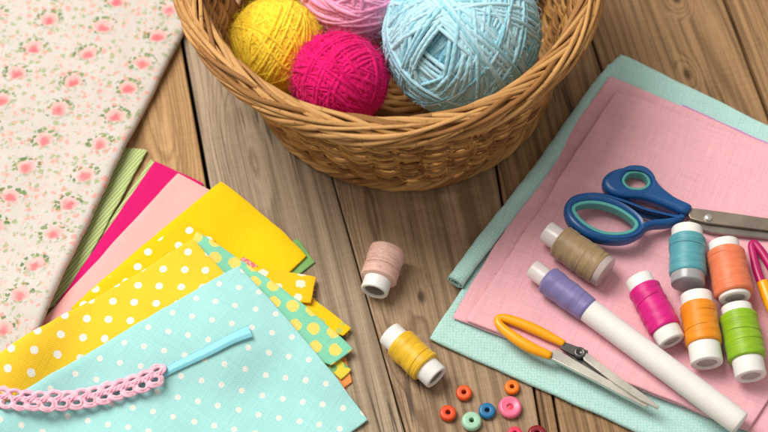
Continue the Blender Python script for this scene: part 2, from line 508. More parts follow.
def blur(A, k):
    for ax in (0, 1):
        pad = [(0, 0), (0, 0)]; pad[ax] = (k + 1, k)
        c = np.cumsum(np.pad(A, pad, mode='edge'), axis=ax); w = 2 * k + 1
        A = (c[w:] - c[:-w]) / w if ax == 0 else (c[:, w:] - c[:, :-w]) / w
    return A


def inside(poly):
    X, Y = np.meshgrid(GXs, GYs, indexing='ij'); M = np.zeros(X.shape, bool)
    n = len(poly)
    lo = poly.min(0); hi = poly.max(0)
    ix = slice(max(0, int((lo[0] - GX0) / CELL)), min(NX, int((hi[0] - GX0) / CELL) + 2))
    iy = slice(max(0, int((lo[1] - GY0) / CELL)), min(NY, int((hi[1] - GY0) / CELL) + 2))
    x, y = X[ix, iy], Y[ix, iy]; m = np.zeros(x.shape, bool)
    for i in range(n):
        (x0, y0), (x1, y1) = poly[i], poly[(i + 1) % n]
        if y0 == y1: continue
        m ^= ((y0 > y) != (y1 > y)) & (x < (x1 - x0) * (y - y0) / (y1 - y0) + x0)
    M[ix, iy] = m
    return M


def wob(x, y, seed, wl, k=6):
    rs = np.random.RandomState(seed); o = 0
    for _ in range(k):
        a = rs.uniform(0, 2 * PI); f = 2 * PI / (wl * rs.uniform(.6, 1.6)); p = rs.uniform(0, 2 * PI)
        o = o + np.sin((np.cos(a) * x + np.sin(a) * y) * f + p)
    return o / k


def sheet(name, corners, z0, t, mat, label=None, cat=None, group=None, parent=None, soft=.007, wr=0.0, wl=.05, bul=(0, 0, 0, 0),
          res=.003, edge=.0005, seed=1, fray=0, lift=None, rnd=0):
    """a piece of cloth draped over what lies below it; corners are photo positions of its four corners"""
    global HH
    C = np.array([P(a, b, z0 + t)[:2] for a, b in corners])
    e = [np.linalg.norm(C[(i + 1) % 4] - C[i]) for i in range(4)]
    n = int(np.clip(max(e[0], e[2]) / res, 8, 130)); m = int(np.clip(max(e[1], e[3]) / res, 8, 130))
    u = np.linspace(0, 1, n); v = np.linspace(0, 1, m)
    ctr = C.mean(0)

    def side(i, s):
        a, b = C[i], C[(i + 1) % 4]; d = (b - a) / np.linalg.norm(b - a); nn = np.array([d[1], -d[0]])
        if (a + b) @ nn / 2 < ctr @ nn: nn = -nn
        p = a + (b - a) * s[:, None]
        off = bul[i] * 4 * s * (1 - s) + edge * wob(p[:, 0], p[:, 1], seed * 7 + i, .018) * np.sin(PI * s) ** .5
        return p + off[:, None] * nn
    e0 = side(0, u); e2 = side(2, u)[::-1]; e1 = side(1, v); e3 = side(3, v)[::-1]
    U, W = u[:, None, None], v[None, :, None]
    G = (1 - W) * e0[:, None] + W * e2[:, None] + (1 - U) * e3[None] + U * e1[None] - ((1 - U) * (1 - W) * C[0] + U * (1 - W) * C[1] + U * W * C[2] + (1 - U) * W * C[3])
    G[:, 0], G[:, -1], G[0], G[-1] = e0, e2, e3, e1
    ring = np.array([(i, 0) for i in range(n)] + [(n - 1, j) for j in range(1, m)] + [(i, m - 1) for i in range(n - 2, -1, -1)] + [(0, j) for j in range(m - 2, 0, -1)])
    B = G[ring[:, 0], ring[:, 1]]
    k = max(1, int(soft / CELL))
    Zg = blur(dil(HH, k + 3), k) + .00015
    g = G.reshape(-1, 2)
    zw = np.maximum(0, wr * (wob(g[:, 0], g[:, 1], seed, wl) + .35)) if wr else 0
    zb = samp(Zg, g[:, 0], g[:, 1]) + zw
    if lift is not None: zb = zb + lift(g[:, 0], g[:, 1])
    zb = zb.reshape(n, m)
    # rounded rim
    area = .5 * np.sum(B[:, 0] * np.roll(B[:, 1], -1) - np.roll(B[:, 0], -1) * B[:, 1])
    tg = np.roll(B, -1, 0) - np.roll(B, 1, 0); tg /= np.linalg.norm(tg, axis=1)[:, None]
    nr = np.stack([tg[:, 1], -tg[:, 0]], 1) * (1 if area > 0 else -1)
    zr = zb[ring[:, 0], ring[:, 1]]
    K = 7; ang = np.linspace(PI / 2, -PI / 2, K)
    V = [np.c_[g, (zb + t).reshape(-1)], np.c_[g, zb.reshape(-1)]]
    rings = [np.c_[B + nr * (t / 2 * math.cos(a)), zr + t / 2 + t / 2 * math.sin(a)] for a in ang[1:-1]]
    V += rings
    V = np.concatenate(V)
    flip = area < 0
    q = grid_quads(n, m)
    top = q if not flip else q[:, ::-1]
    bot = (q[:, ::-1] if not flip else q) + n * m
    # ring follows e0,e1,e2,e3: orientation sign is that of the grid
    L = len(ring); tid = ring[:, 0] * m + ring[:, 1]
    ids = [tid] + [2 * n * m + k2 * L + np.arange(L) for k2 in range(K - 2)] + [tid + n * m]
    sides = []
    for a, b in zip(ids[:-1], ids[1:]):
        s = np.stack([a, b, np.roll(b, -1), np.roll(a, -1)], -1)
        sides.append(s if not flip else s[:, ::-1])
    Q = np.concatenate([top, bot] + sides)
    uv = V[Q][:, :, :2]
    mb = MB(); mb.add(V, Q, uv, rnd)
    rf = np.random.RandomState(seed + 50)
    for _ in range(fray):
        k3 = rf.randint(len(B)); p0 = np.array([B[k3, 0], B[k3, 1], zr[k3] + t * rf.uniform(.2, .9)]); n3 = np.array([nr[k3, 0], nr[k3, 1], 0]); t3 = np.array([tg[k3, 0], tg[k3, 1], 0])
        p0 = p0 + t3 * rf.uniform(-.002, .002); l = rf.uniform(.0006, .0026); q3 = np.linspace(0, 1, 4)[:, None]
        tube(mb, p0 + l * (q3 * n3 + q3 ** 2 * rf.uniform(-.8, .8) * t3) - np.array([0, 0, 1]) * q3 ** 2 * min(l * .3, p0[2] * .5), .00006, 3, caps=False)
    c = B.mean(0)
    M = inside(np.concatenate([B]))
    X, Y = np.meshgrid(GXs, GYs, indexing='ij')
    top_h = np.zeros_like(HH); top_h[M] = Zg[M] + t
    if wr: top_h[M] += np.maximum(0, wr * (wob(X[M], Y[M], seed, wl) + .35))
    if lift is not None: top_h[M] += lift(X[M], Y[M])
    HH = np.maximum(HH, top_h)
    if parent is not None:
        o = mb.build(name, mat, parent)
    else:
        o = mb.build(name, mat, None, (c[0], c[1], float(zr.min())))
        finish(o, label, cat, group)
    return o


def vec(px, py, at, z=0.0):
    """world xy difference for a photo difference (px, py) seen at photo position at"""
    return (P(at[0] + px, at[1] + py, z) - P(at[0], at[1], z))[:2]


# ================================================================== TABLE
tbl = thing('wooden_table', (0, 0, 0), 'weathered brown wooden plank tabletop under everything', 'table')
gaps = [((180, 30), (207, 180)), ((326, 170), (405, 431)), ((496, 165), (541, 428)), ((592, 40), (602, 70)), ((725, 0), (766, 108))]
YA, YB = -.46, .72


def gline(p, q):
    a, b = P(*p), P(*q); s = (b[0] - a[0]) / (b[1] - a[1])
    return lambda y: a[0] + s * (y - a[1])


gl = [gline(*g) for g in gaps]
gl[1] = gline((330, 170), (405, 431))
sl0 = lambda f, dx: (lambda y: f(y) + dx)
lines = [sl0(gl[0], -.40), sl0(gl[0], -.27), sl0(gl[0], -.13)] + gl + [sl0(gl[4], .13), sl0(gl[4], .26), sl0(gl[4], .40)]
gapw = [.0015, .0015, .0012, .0022, .0007, .0014, .0016, .0026, .0015, .0015, .0015]
W = {}
palette = [((.45, .27, .12), (.25, .135, .055)), ((.45, .27, .12), (.25, .135, .055)), ((.50, .305, .13), (.29, .16, .062)),
           ((.39, .292, .196), (.20, .142, .088)), ((.385, .26, .154), (.18, .112, .060)), ((.36, .212, .102), (.160, .088, .038)),
           ((.385, .225, .105), (.170, .092, .038)), ((.40, .235, .108), (.185, .10, .042)), ((.36, .22, .115), (.18, .10, .05)), ((.36, .22, .115), (.18, .10, .05))]
knot_px = {3: [(255, 165, .0075, .030, 0)], 4: [(421, 297, .0030, .0052, 1), (372, 215, .006, .045, 0)], 6: [(687, 74, .0032, .006, 1), (676, -2, .0036, .006, 1)], 2: [(158, 100, .007, .035, 0)]}


def plank(fa, fb, ga, gb, y0, y1, idx, seed):
    a0, a1, b0, b1 = fa(y0) + ga / 2, fa(y1) + ga / 2, fb(y0) - gb / 2, fb(y1) - gb / 2
    ang = math.atan2(((a1 + b1) - (a0 + b0)) / 2, y1 - y0)
    c = np.array([(a0 + a1 + b0 + b1) / 4, (y0 + y1) / 2])
    bm = bmesh.new()
    tp = [bm.verts.new((x, y, 0)) for x, y in ((a0, y0), (b0, y0), (b1, y1), (a1, y1))]
    bt = [bm.verts.new((v.co.x, v.co.y, -.02)) for v in tp]
    bm.faces.new(tp); bm.faces.new(bt[::-1])
    for i in range(4):
        bm.faces.new((tp[i], bt[i], bt[(i + 1) % 4], tp[(i + 1) % 4]))
    bm.edges.ensure_lookup_table()
    bmesh.ops.recalc_face_normals(bm, faces=bm.faces[:])
    bmesh.ops.bevel(bm, geom=[e for e in bm.edges if e.verts[0].co.z > -.001 and e.verts[1].co.z > -.001], offset=.0009, segments=2, profile=.5, affect='EDGES')
    me = bpy.data.meshes.new('plank'); bm.to_mesh(me); bm.free()
    R = Matrix.Rotation(ang, 4, 'Z')
    me.transform(R @ Matrix.Translation((-c[0], -c[1], 0)))
    ks = []
    for (px, py, sx, sy, kc) in knot_px.get(idx, []):
        w = R @ Vector((P(px, py)[0] - c[0], P(px, py)[1] - c[1], 0)); ks.append((w.x, w.y, sx, sy, kc))
    key = (idx, seed)
    l, d = palette[idx]
    me.materials.append(mat_wood('plank_wood', l, d, ks, seed))
    o = bpy.data.objects.new('plank', me); o.parent = tbl; o.location = (c[0], c[1], 0); o.rotation_euler = (0, 0, -ang)
    COL.objects.link(o)
    return o


for i in range(10):
    if i == 5:   # a narrow strip starts beside this board under the cloth
        yj = float(P(520, 335)[1])
        narrow = lambda y: lines[5](y) + .0090 + .0002
        plank(lines[5], lines[6], gapw[5], gapw[6], yj + .0004, YB, 5, 11.3)
        plank(lines[5], narrow, gapw[5], .0014, YA, yj - .0004, 5, 4.4)
        plank(narrow, lines[6], .0014, gapw[6], YA, yj - .0004, 5, 8.1)
    else:
        plank(lines[i], lines[i + 1], gapw[i], gapw[i + 1], YA, YB, i, 1.7 * i + .6)
mb = MB()
x0, x1 = lines[0](0) - .05, lines[-1](0) + .05
bx = np.array([(x0, YA, -.0205), (x1, YA, -.0205), (x1, YB, -.0205), (x0, YB, -.0205), (x0, YA, -.032), (x1, YA, -.032), (x1, YB, -.032), (x0, YB, -.032)])
mb.add(bx, [(0, 1, 2, 3), (7, 6, 5, 4), (0, 4, 5, 1), (1, 5, 6, 2), (2, 6, 7, 3), (3, 7, 4, 0)])
mb.build('backing_board', mat_plastic('dark_board', (.03, .02, .012), .9, .1), tbl, smooth=False)

# ================================================================== LEFT: fan of folded fabrics
FAN = 'fabric pieces fanned out in a pile'
GREEN_A, GREEN_B = srgb(164, 188, 108), srgb(212, 224, 168)
mg = mat_cloth('green_stripe_cotton', GREEN_A, kind='stripe', extra=(GREEN_B, .62, .0018), bump=.0004)
sheet('striped_fabric', [(151, 159), (178, 190), (72, 330), (45, 318)], .001, .0012, mg,
      'green striped fabric strip showing between the pale green strip and the magenta sheet', 'fabric', FAN, seed=3)
sheet('striped_fabric', [(121, 146), (146, 149), (64, 300), (20, 318)], .0022, .0012, mg,
      'green striped fabric strip tucked against the edge of the rose print cloth', 'fabric', FAN, seed=4)
sheet('felt_sheet', [(155, 161), (202, 181), (95, 355), (38, 332)], .003, .0012, mat_cloth('magenta_felt', srgb(208, 20, 108), slub_amt=.06, bump=.0001),
      'bright magenta plain fabric sheet in the fan', 'fabric', FAN, seed=5, res=.004)
sheet('felt_sheet', [(178, 173), (232, 200), (128, 372), (30, 335)], .004, .0012, mat_cloth('pale_pink_felt', srgb(242, 176, 174), slub_amt=.06, bump=.0001),
      'pale pink plain fabric sheet beside the magenta one', 'fabric', FAN, seed=6, res=.004)
sheet('felt_sheet', [(297, 238), (314, 261), (262, 300), (240, 280)], .001, .0011, mat_cloth('leaf_green_felt', srgb(128, 176, 104), slub_amt=.08),
      'small green fabric corner poking out under the plain yellow sheet', 'fabric', FAN, seed=7)
sheet('felt_sheet', [(221, 181), (305, 253), (200, 352), (85, 297)], .0045, .0014, mat_cloth('yellow_felt', srgb(250, 198, 8), slub_amt=.07, bump=.00012),
      'plain bright yellow fabric sheet with no pattern', 'fabric', FAN, seed=8, bul=(.002, 0, 0, 0), wr=.0006, wl=.06, res=.004)
sheet('fabric_scrap', [(243, 255), (256, 263), (250, 276), (232, 268)], .006, .0012, mat_cloth('coral_print', srgb(222, 112, 108), kind='flowers', extra=(srgb(250, 170, 160), 420., .4)),
      'tiny coral printed scrap peeking out above the mint dotted fabric', 'fabric', FAN, seed=9)
YEL = srgb(246, 202, 52)
DOTY = (vec(21.5, 1, (100, 330)), vec(-4, 17.8, (100, 330)), P(52, 371, .012)[:2], .0020, (.86, .84, .80))
sheet('dotted_fabric', [(184, 222), (214, 240), (150, 330), (72, 308)], .0062, .0014, mat_cloth('yellow_dot_cotton', srgb(250, 194, 14), .5, dots=(vec(19, 8, (150, 260)), vec(-11, 15, (150, 260)), P(189, 229, .01)[:2], .0021, (.86, .84, .78))),
      'yellow fabric with white dots, narrow strip behind the larger yellow dotted cloth', 'fabric', FAN, seed=10)
mfl = mat_cloth('yellow_blossom_cotton', srgb(250, 192, 24), .3, kind='flowers', extra=(srgb(252, 228, 205), 105., .30))
sheet('fabric_scrap', [(345, 357), (351, 381), (338, 390), (280, 330)], .001, .0011, mat_cloth('orange_cotton', srgb(236, 150, 84), .3),
      'orange fabric corner lowest in the stepped edge of the pile', 'fabric', FAN, seed=11, fray=40)
sheet('fabric_scrap', [(318, 338), (350, 369), (341, 378), (290, 330)], .0022, .0011, mat_cloth('lime_print_cotton', srgb(226, 206, 70), .3, kind='flowers', extra=(srgb(120, 176, 120), 150., .33)),
      'yellow fabric corner with green print above the orange corner', 'fabric', FAN, seed=12, fray=40)
sheet('fabric_scrap', [(300, 318), (346, 351), (331, 364), (270, 310)], .0034, .0011, mat_cloth('amber_cotton', srgb(244, 176, 30), .3),
      'amber plain fabric corner directly below the mint dotted fabric', 'fabric', FAN, seed=13, fray=40)
sheet('fabric_scrap', [(297, 284), (350, 326), (343, 334), (262, 300)], .0046, .0011, mat_cloth('gold_print_cotton', srgb(250, 200, 20), .2, kind='flowers', extra=(srgb(190, 196, 90), 120., .22)),
      'bright yellow pointed corner sticking out above the mint dotted fabric', 'fabric', FAN, seed=14, fray=40)
sheet('fabric_scrap', [(254, 266), (315, 275), (310, 301), (240, 296)], .0062, .0012, mfl,
      'yellow fabric corner with pale pink blossoms beside the plain yellow sheet', 'fabric', FAN, seed=15, fray=40)
MINT_D = mat_cloth('mint_dot_cotton', srgb(132, 208, 176), .7, dots=(vec(20.0, 20.5, (270, 290)), vec(1, 17, (270, 290)), P(275, 319, .009)[:2], .0034, srgb(240, 214, 110)))
sheet('dotted_fabric', [(197, 233), (352, 346), (331, 361), (170, 300)], .0076, .0013, MINT_D,
      'mint green fabric with large yellow dots between yellow and pale blue dotted cloths', 'fabric', FAN, seed=16, bul=(.003, 0, 0, 0))
# rose print cloth, thick fold
ra, rb = vec(55, 8, (88, 54), .007), vec(-14.6, 27.2, (88, 54), .007)
sheet('floral_cloth', [(196, -10), (33, 331), (-120, 480), (-260, -150)], .004, .0065, mat_floral('rose_print_cotton', ra, rb, P(88, 54, .0075)[:2]),
      'cream folded cloth printed with pink roses and green leaves', 'fabric', None, seed=17, wr=.0024, wl=.055, soft=.012, bul=(-.002, 0, 0, 0), res=.0045)
sheet('dotted_fabric', [(192, 238), (262, 312), (95, 470), (-70, 396)], .0125, .0014, mat_cloth('yellow_dot_linen', YEL, .5, dots=DOTY, bump=.0002),
      'large yellow fabric with white dots under the pale blue dotted cloth', 'fabric', FAN, seed=18, fray=120, soft=.010, wr=.0016, wl=.05, res=.0035)
DOTB = (vec(19.7, 3.5, (210, 350)), vec(-3.9, 18.2, (210, 350)), P(188, 334.5, .014)[:2], .00150, (.80, .80, .74))
sheet('dotted_fabric', [(238, 265), (366, 409), (60, 636), (-110, 470)], .0145, .0016, mat_cloth('pale_blue_dot_cotton', srgb(166, 222, 221), .6, dots=DOTB, bump=.0002),
      'pale blue fabric with small white dots topmost of the pile', 'fabric', FAN, seed=19, fray=160, soft=.010, wr=.0016, wl=.06, bul=(.0012, -.001, 0, .001), res=.0035)

# ================================================================== RIGHT: mint and pink cloths
mint = thing('mint_cloth', tuple(P(620, 300, 0)), 'mint green folded cloth with rolled edge under the pink cloth', 'fabric')
mmint = mat_cloth('mint_linen', srgb(172, 219, 214), .35, pitch=.0010, bump=.0003, slub_amt=.12, kind='specks', extra=(srgb(214, 236, 228), 620.))
sheet('cloth_layer', [(618, 62), (950, 232), (880, 535), (433, 336)], .001, .0036, mmint, parent=mint, seed=21, fray=500, wr=.0008, res=.005, edge=.0005)
sheet('cloth_layer', [(622, 56), (950, 218), (930, 330), (590, 160)], .004, .0042, mmint, parent=mint, seed=27, fray=200, wr=.0009, res=.005, edge=.0006, soft=.008)
# rolled left edge: a spiral of cloth, open at the near end
mb = MB()
A, Bp = P(622, 62, .0055), P(456, 284, .0055)
NL, NS = 70, 60
ax = (Bp - A); Lr = np.linalg.norm(ax); ax /= Lr
sd = np.array([ax[1], -ax[0], 0]); sd = sd if sd[0] < 0 else -sd
th = np.linspace(0, 2 * PI * 2.25, NS)
rr = .0048 - .0028 * th / th.max()
V = []
for inner in (0, 1):
    for i in range(NL):
        s = i / (NL - 1)
        c = A + ax * Lr * s
        w = 1 + .03 * np.sin(s * 46 + 1.3 * np.sin(s * 17)) + .02 * np.sin(s * 110 + th * 2)
        r = (rr - inner * .00075) * w * (1.0 if s > .03 else .75)
        off = .0006 * math.sin(s * 9)
        zc = .0030 + .0034 + .0004 * math.sin(s * 7)
        V.append(c[None] * [1, 1, 0] + np.array([0, 0, zc]) + (np.cos(th + 4.3) * r * 1.18 + off)[:, None] * sd + (np.sin(th + 4.3) * r * .80)[:, None] * np.array([0, 0, 1.0]))
V = np.concatenate(V); q = grid_quads(NL, NS)
ends = []
for i in (0, NL - 1):
    a = i * NS + np.arange(NS - 1); ends.append(np.stack([a, a + 1, a + 1 + NL * NS, a + NL * NS], -1))
l0 = np.arange(NL - 1) * NS; ends.append(np.stack([l0, l0 + NS, l0 + NS + NL * NS, l0 + NL * NS], -1)); l1 = l0 + NS - 1
ends.append(np.stack([l1, l1 + NS, l1 + NS + NL * NS, l1 + NL * NS], -1))
Q = np.concatenate([q, q[:, ::-1] + NL * NS] + ends)
sV = (V - A) @ ax; tV = np.tile(np.cumsum(np.r_[0, rr[1:] * np.diff(th)]), 2 * NL)
uv = np.stack([tV, sV], -1)[Q]
mb.add(V, Q, uv)
mb.build('rolled_edge', mmint, mint)
mpurp = mat_cloth('purple_cotton', srgb(202, 138, 196), .3)
sheet('fabric_scrap', [(682, 108.5), (860, 188.5), (800, 260), (650, 160)], .006, .001, mpurp, 'thin purple fabric strip peeking out between pink and mint cloths', 'fabric', None, seed=23)
pink = thing('pink_cloth', tuple(P(640, 260, .005)), 'dusty pink folded linen cloth under the scissors and spools', 'fabric')
mpink = mat_cloth('pink_linen', srgb(238, 180, 190), .42, pitch=.0008, bump=.00022, slub_amt=.16)
sheet('cloth_layer', [(611, 79), (930, 222), (880, 477), (455, 314)], .0075, .0021, mpink, parent=pink, seed=24, fray=700, wr=.0007, res=.004, bul=(0, 0, 0, .003), soft=.010, edge=.0006)
sheet('cloth_layer', [(616, 96), (900, 202), (748, 427), (468, 318)], .009, .0019, mpink, parent=pink, seed=25, fray=500, wr=.0008, res=.004, soft=.006, edge=.0005)


# ================================================================== SPOOLS
MW = mat_plastic('white_spool_plastic', (.80, .79, .76), .38, .45, .15, .05)
MG = mat_plastic('grey_plug', srgb(178, 172, 170), .5, .4)
MT = mat_plastic('milky_spool_plastic', srgb(214, 206, 206), .32, .5, .3, .05)


MTD = mat_plastic('smoky_spool_plastic', srgb(186, 168, 164), .3, .5, .3, .06)
MTG = mat_plastic('grey_spool_plastic', srgb(158, 160, 164), .3, .5, .3, .06)


MBS = mat_plastic('bore_shade', srgb(150, 136, 122), .8, .2)  # grey-beige that paints the shade inside the open bores


def spool(far, near, td, cd, col, label, hz=None, f_cap=.006, n_cap=.006, far_mat=None, near_mat=None, plug=True, nd=None, hollow=.62, fuzz=0, n_bore=True, grp='thread spools'):
    pm = P((far[0] + near[0]) / 2, (far[1] + near[1]) / 2, .015)
    R = td / 2 * mpp(pm); r = cd / 2 * mpp(pm); rn = (nd or cd) / 2 * mpp(pm)
    hz = hat(pm[0], pm[1]) if hz is None else hz
    for _ in range(3):
        a, b = P(*far, hz + R), P(*near, hz + R)
        pts = [a + (b - a) * k for k in (.2, .5, .8)]
        hz = max(hat(p[0], p[1]) for p in pts)
    a, b = P(*far, hz + R * .985), P(*near, hz + R * .985)
    d = b - a; Lt = np.linalg.norm(d); d /= Lt
    root = thing('thread_spool', tuple((a + b) / 2 * [1, 1, 0] + np.array([0, 0, hz])), label, 'spool', grp)
    fm, nm = far_mat or MW, near_mat or MW
    # bobbin ends (each a turned piece with a rounded lip and a bore)
    def cap(c, dr, length, rad, m, bored):
        mb = MB(); e = min(.0007, rad * .12)
        pr = [(rad * .80, length + .004)] if False else []
        pr += [(rad, length + .002), (rad, e), (rad - e * .3, e * .3), (rad - e, 0)]
        if bored:
            rb = rad * hollow
            dp = .0042 if plug else .019
            pr += [(rb + e * .6, 0), (rb, e * .6), (rb * .97, dp)]
            pr += [(1e-5, dp + .0002)]
        else:
            pr += [(rad * .4, .0001), (1e-5, .0001)]
        lathe(mb, pr, c, dr, 48)
        o = mb.build('end_cap', m, root)
        if bored and plug:
            mb = MB()
            lathe(mb, [(1e-5, .0007), (rb * .9, .0007), (rb * .955, .0010), (rb * .955, .004)], c, dr, 40)
            mb.build('plug', MG, root)
        elif bored:
            mb = MB()
            lathe(mb, [(rb * .955, .0012), (rb * .93, .0013), (rb * .93, .0175), (1e-5, .0178)], c, dr, 40)
            mb.build('bore_shade_liner', MBS, root)  # added liner; its darker colour stands in for shade in the bore
    if f_cap: cap(a, d, f_cap, r, fm, True)
    cap(b, -d, n_cap, rn, nm, n_bore)
    # wound thread
    s0, s1 = f_cap, Lt - n_cap
    n = max(40, int((s1 - s0) / .0004)); s = np.linspace(0, 1, n)
    rs = np.random.RandomState(int(far[0] * 13) % 9999)
    sh = np.minimum(1, np.minimum(s, 1 - s) / .045) ** .6
    ridg = rs.normal(0, .00001, n) + .00014 * np.sin(s * 9 + rs.rand() * 6) + .00003 * np.sin(s * 37)
    rin = min(r, rn) * .98 if f_cap else rn * .98
    prof = [(rin, s0 - .0002)] + [(rin + (R - rin) * (.55 + .45 * h) + g * h, s0 + (s1 - s0) * q) for q, h, g in zip(s, sh, ridg)] + [(rn * .98, s1 + .0002)]
    if not f_cap: prof = [(1e-5, s0)] + [(R * .75, s0 + .0001)] + prof[1:]
    mb = MB(); p1, p2 = rs.rand(2) * 6
    lathe(mb, prof, a, d, 64, noise=lambda an, ss: .00010 * np.sin(an * 2 + ss * 900 + p1) + .00007 * np.sin(an * 3 - ss * 1500 + p2))
    mt = mat_thread('wound_thread', col)
    # strands crossing over the winding
    e1 = np.cross(d, [0, 0, 1.]); e1 /= np.linalg.norm(e1); e2 = np.cross(d, e1)
    for k in range(2):
        q0 = rs.uniform(.02, .9); q1 = np.clip(q0 + rs.uniform(-.14, .14), .03, .97); an0 = rs.uniform(0, 6.28); arc = rs.uniform(2, 5.5)
        tt = np.linspace(0, 1, 26); an = an0 + arc * tt; ss = s0 + (s1 - s0) * (q0 + (q1 - q0) * tt)
        rad = R + .00008 + .0001 * np.sin(tt * PI) - .0005 * (np.abs(tt - .5) > .46)
        tube(mb, a + d * ss[:, None] + (rad * np.cos(an))[:, None] * e1 + (rad * np.sin(an))[:, None] * e2, .00012, 4, rnd=.5)
    for k in range(fuzz):
        q = rs.uniform(.03, .97); an = rs.uniform(0, 6.28); l = rs.uniform(.002, .0055)
        p0 = a + d * (s0 + (s1 - s0) * q) + R * (math.cos(an) * e1 + math.sin(an) * e2)
        o = math.cos(an) * e1 + math.sin(an) * e2; sidev = -math.sin(an) * e1 + math.cos(an) * e2
        tt = np.linspace(0, 1, 5)[:, None]; s_ = rs.uniform(-1, 1); s2_ = rs.uniform(-.6, .6)
        tube(mb, p0 + l * (tt * .55 * o + tt * s_ * .7 * sidev + tt * s2_ * d - tt ** 2 * .25 * o), .00004, 3, rnd=.5)
    mb.build('wound_thread', mt, root)
    return root


spool((388, 250), (374, 292), 37, 28, srgb(240, 190, 176), 'pale pink fuzzy thread spool lying on the bare wood', f_cap=0, n_cap=.0075, plug=False, hollow=.74, fuzz=260)
spool((389, 333), (437, 378), 34, 27, srgb(240, 186, 34), 'yellow thread spool lying on the bare wood near the beads', f_cap=.0075, n_cap=.008, plug=False, hollow=.72, fuzz=60)
spool((546, 231), (606, 273), 35, 23, srgb(160, 134, 98), 'taupe brown thread spool beside the blue scissor handle', f_cap=.009, n_cap=.003, far_mat=MT, near_mat=MTD, nd=33, plug=False, n_bore=False, fuzz=40)
spool((687, 229), (688, 285), 36, 31, srgb(84, 160, 172), 'teal thread spool lying below the scissor pivot', f_cap=.006, n_cap=.0055, near_mat=MTG, nd=33, n_bore=False, fuzz=40)
spool((723, 243), (735, 299), 38, 31, srgb(244, 126, 84), 'coral orange thread spool right of the teal spool', f_cap=.0055, n_cap=.002, fuzz=40)
spool((638, 278), (672, 342), 33, 28, srgb(214, 10, 128), 'magenta thread spool left of the bright orange spool', f_cap=.0065, n_cap=.0075, fuzz=40)
spool((696, 295), (707, 364), 36, 32, srgb(246, 142, 10), 'bright orange thread spool between magenta and green spools', f_cap=.0065, n_cap=.0105, fuzz=40)
spool((736, 307), (751, 377), 38, 31, srgb(140, 186, 22), 'lime green thread spool nearest the right corner', f_cap=.005, n_cap=.0095, fuzz=40)

# long white tube with purple thread round one end
TUBE_R = 12.8 * mpp(P(660, 360, .02))
hz = max(hat(*P(x, y, .015)[:2]) for x, y in ((560, 285), (600, 320), (660, 370), (720, 412)))
zt = hz + TUBE_R * 1.04
a, b, e = P(532, 268, zt + .001), P(588, 309, zt + .001), P(741, 424, zt)
d = e - a; Lt = np.linalg.norm(d); d /= Lt; sb = (b - a) @ d
root = thing('thread_tube', tuple(P(640, 345, hz)), 'long white tube wound with purple thread at its upper end', 'tube')
mb = MB(); R = TUBE_R
lathe(mb, [(R * .9, sb - .006), (R, sb - .004)] + [(R * (1 + .004 * math.sin(k)), sb + (Lt - sb - .0012) * k / 30) for k in range(31)] + [(R * .97, Lt - .0005), (R * .88, Lt), (R * .3, Lt + .0003), (1e-5, Lt + .0003)], a, d, 56)
mb.build('white_tube', mat_plastic('matt_white_tube', (.78, .765, .73), .52, .35, .1, .07), root)
mb = MB()
lathe(mb, [(R * .80, .018), (R * .80, .0008), (R * .72, 0), (R * .52, 0), (R * .48, .0008), (R * .46, .006), (1e-5, .006)], a, d, 48)
mb.build('end_cap', MT, root)
mb = MB(); s0 = .0095; n = 90; s = np.linspace(0, 1, n); rs = np.random.RandomState(5)
sh = np.minimum(1, np.minimum(s / .06, (1 - s) / .09)) ** .6
prof = [(R * .8, s0 - .0003)] + [(R * (.85 + (.36 - .14 * q) * h) + rs.normal(0, .00002) + .00012 * math.sin(q * 14) * h, s0 + (sb + .002 - s0) * q) for q, h in zip(s, sh)] + [(R * .99, sb + .0022)]
lathe(mb, prof, a, d, 64, noise=lambda an, ss: .0001 * np.sin(an * 2 + ss * 800))
mb.build('wound_thread', mat_thread('purple_thread', srgb(124, 117, 172)), root)


# ================================================================== BLUE SCISSORS
def px_loop(pts, z, k=6):
    return catmull([P(x, y, z)[:2] for x, y in pts], k, True)


def inset(lp, dist):
    t = np.roll(lp, -1, 0) - np.roll(lp, 1, 0); t /= np.linalg.norm(t, axis=1)[:, None]
    A = .5 * np.sum(lp[:, 0] * np.roll(lp[:, 1], -1) - np.roll(lp[:, 0], -1) * lp[:, 1])
    n = np.stack([-t[:, 1], t[:, 0]], 1) * (1 if A > 0 else -1)
    return lp + n * dist


big_o = [(684.6, 217.5), (674, 216.5), (661.7, 213.5), (645, 209.5), (624, 201.5), (603, 195.5), (586.7, 194.6), (571, 199), (563.8, 210), (568, 224), (582.5, 236), (603, 243), (624, 243.5), (639, 237.5), (649, 229), (666, 227), (680, 224)]
big_h = [(572, 209), (582.5, 204), (599, 204), (616, 209), (630, 217.5), (637.5, 226), (633, 233.5), (620, 237), (603, 236), (586.7, 229), (575, 218.5)]
sm_o = [(691, 208), (674, 199), (660, 188), (652, 177), (642, 171), (626, 169.6), (611.7, 173), (603, 180), (602.5, 188), (609, 195), (620, 199), (641, 200.5), (657.5, 205.5), (672, 211.5), (684.6, 216)]
sm_h = [(622, 181), (628.5, 174.3), (641, 174.3), (648, 180), (649, 187), (641.5, 192), (630, 191.5), (623.5, 187)]
hs = max(hat(*P(x, y, .012)[:2]) for x, y in ((600, 240), (630, 180), (650, 215), (690, 212), (740, 224), (590, 200)))
zb = hs + .0002
sc = thing('scissors', tuple(P(650, 210, hs)), 'fabric scissors with dark blue handles lined in teal, blades pointing right', 'scissors')
MBL = mat_plastic('navy_handle_plastic', srgb(10, 78, 138), .34, .5, 0, .15)
MTE = mat_plastic('teal_grip', srgb(84, 164, 160), .5, .35, 0, .1)
STL = mat_steel('scissor_steel', (.42, .355, .295), .34, -.15)
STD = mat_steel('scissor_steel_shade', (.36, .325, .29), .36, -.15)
zm = hs + .0045
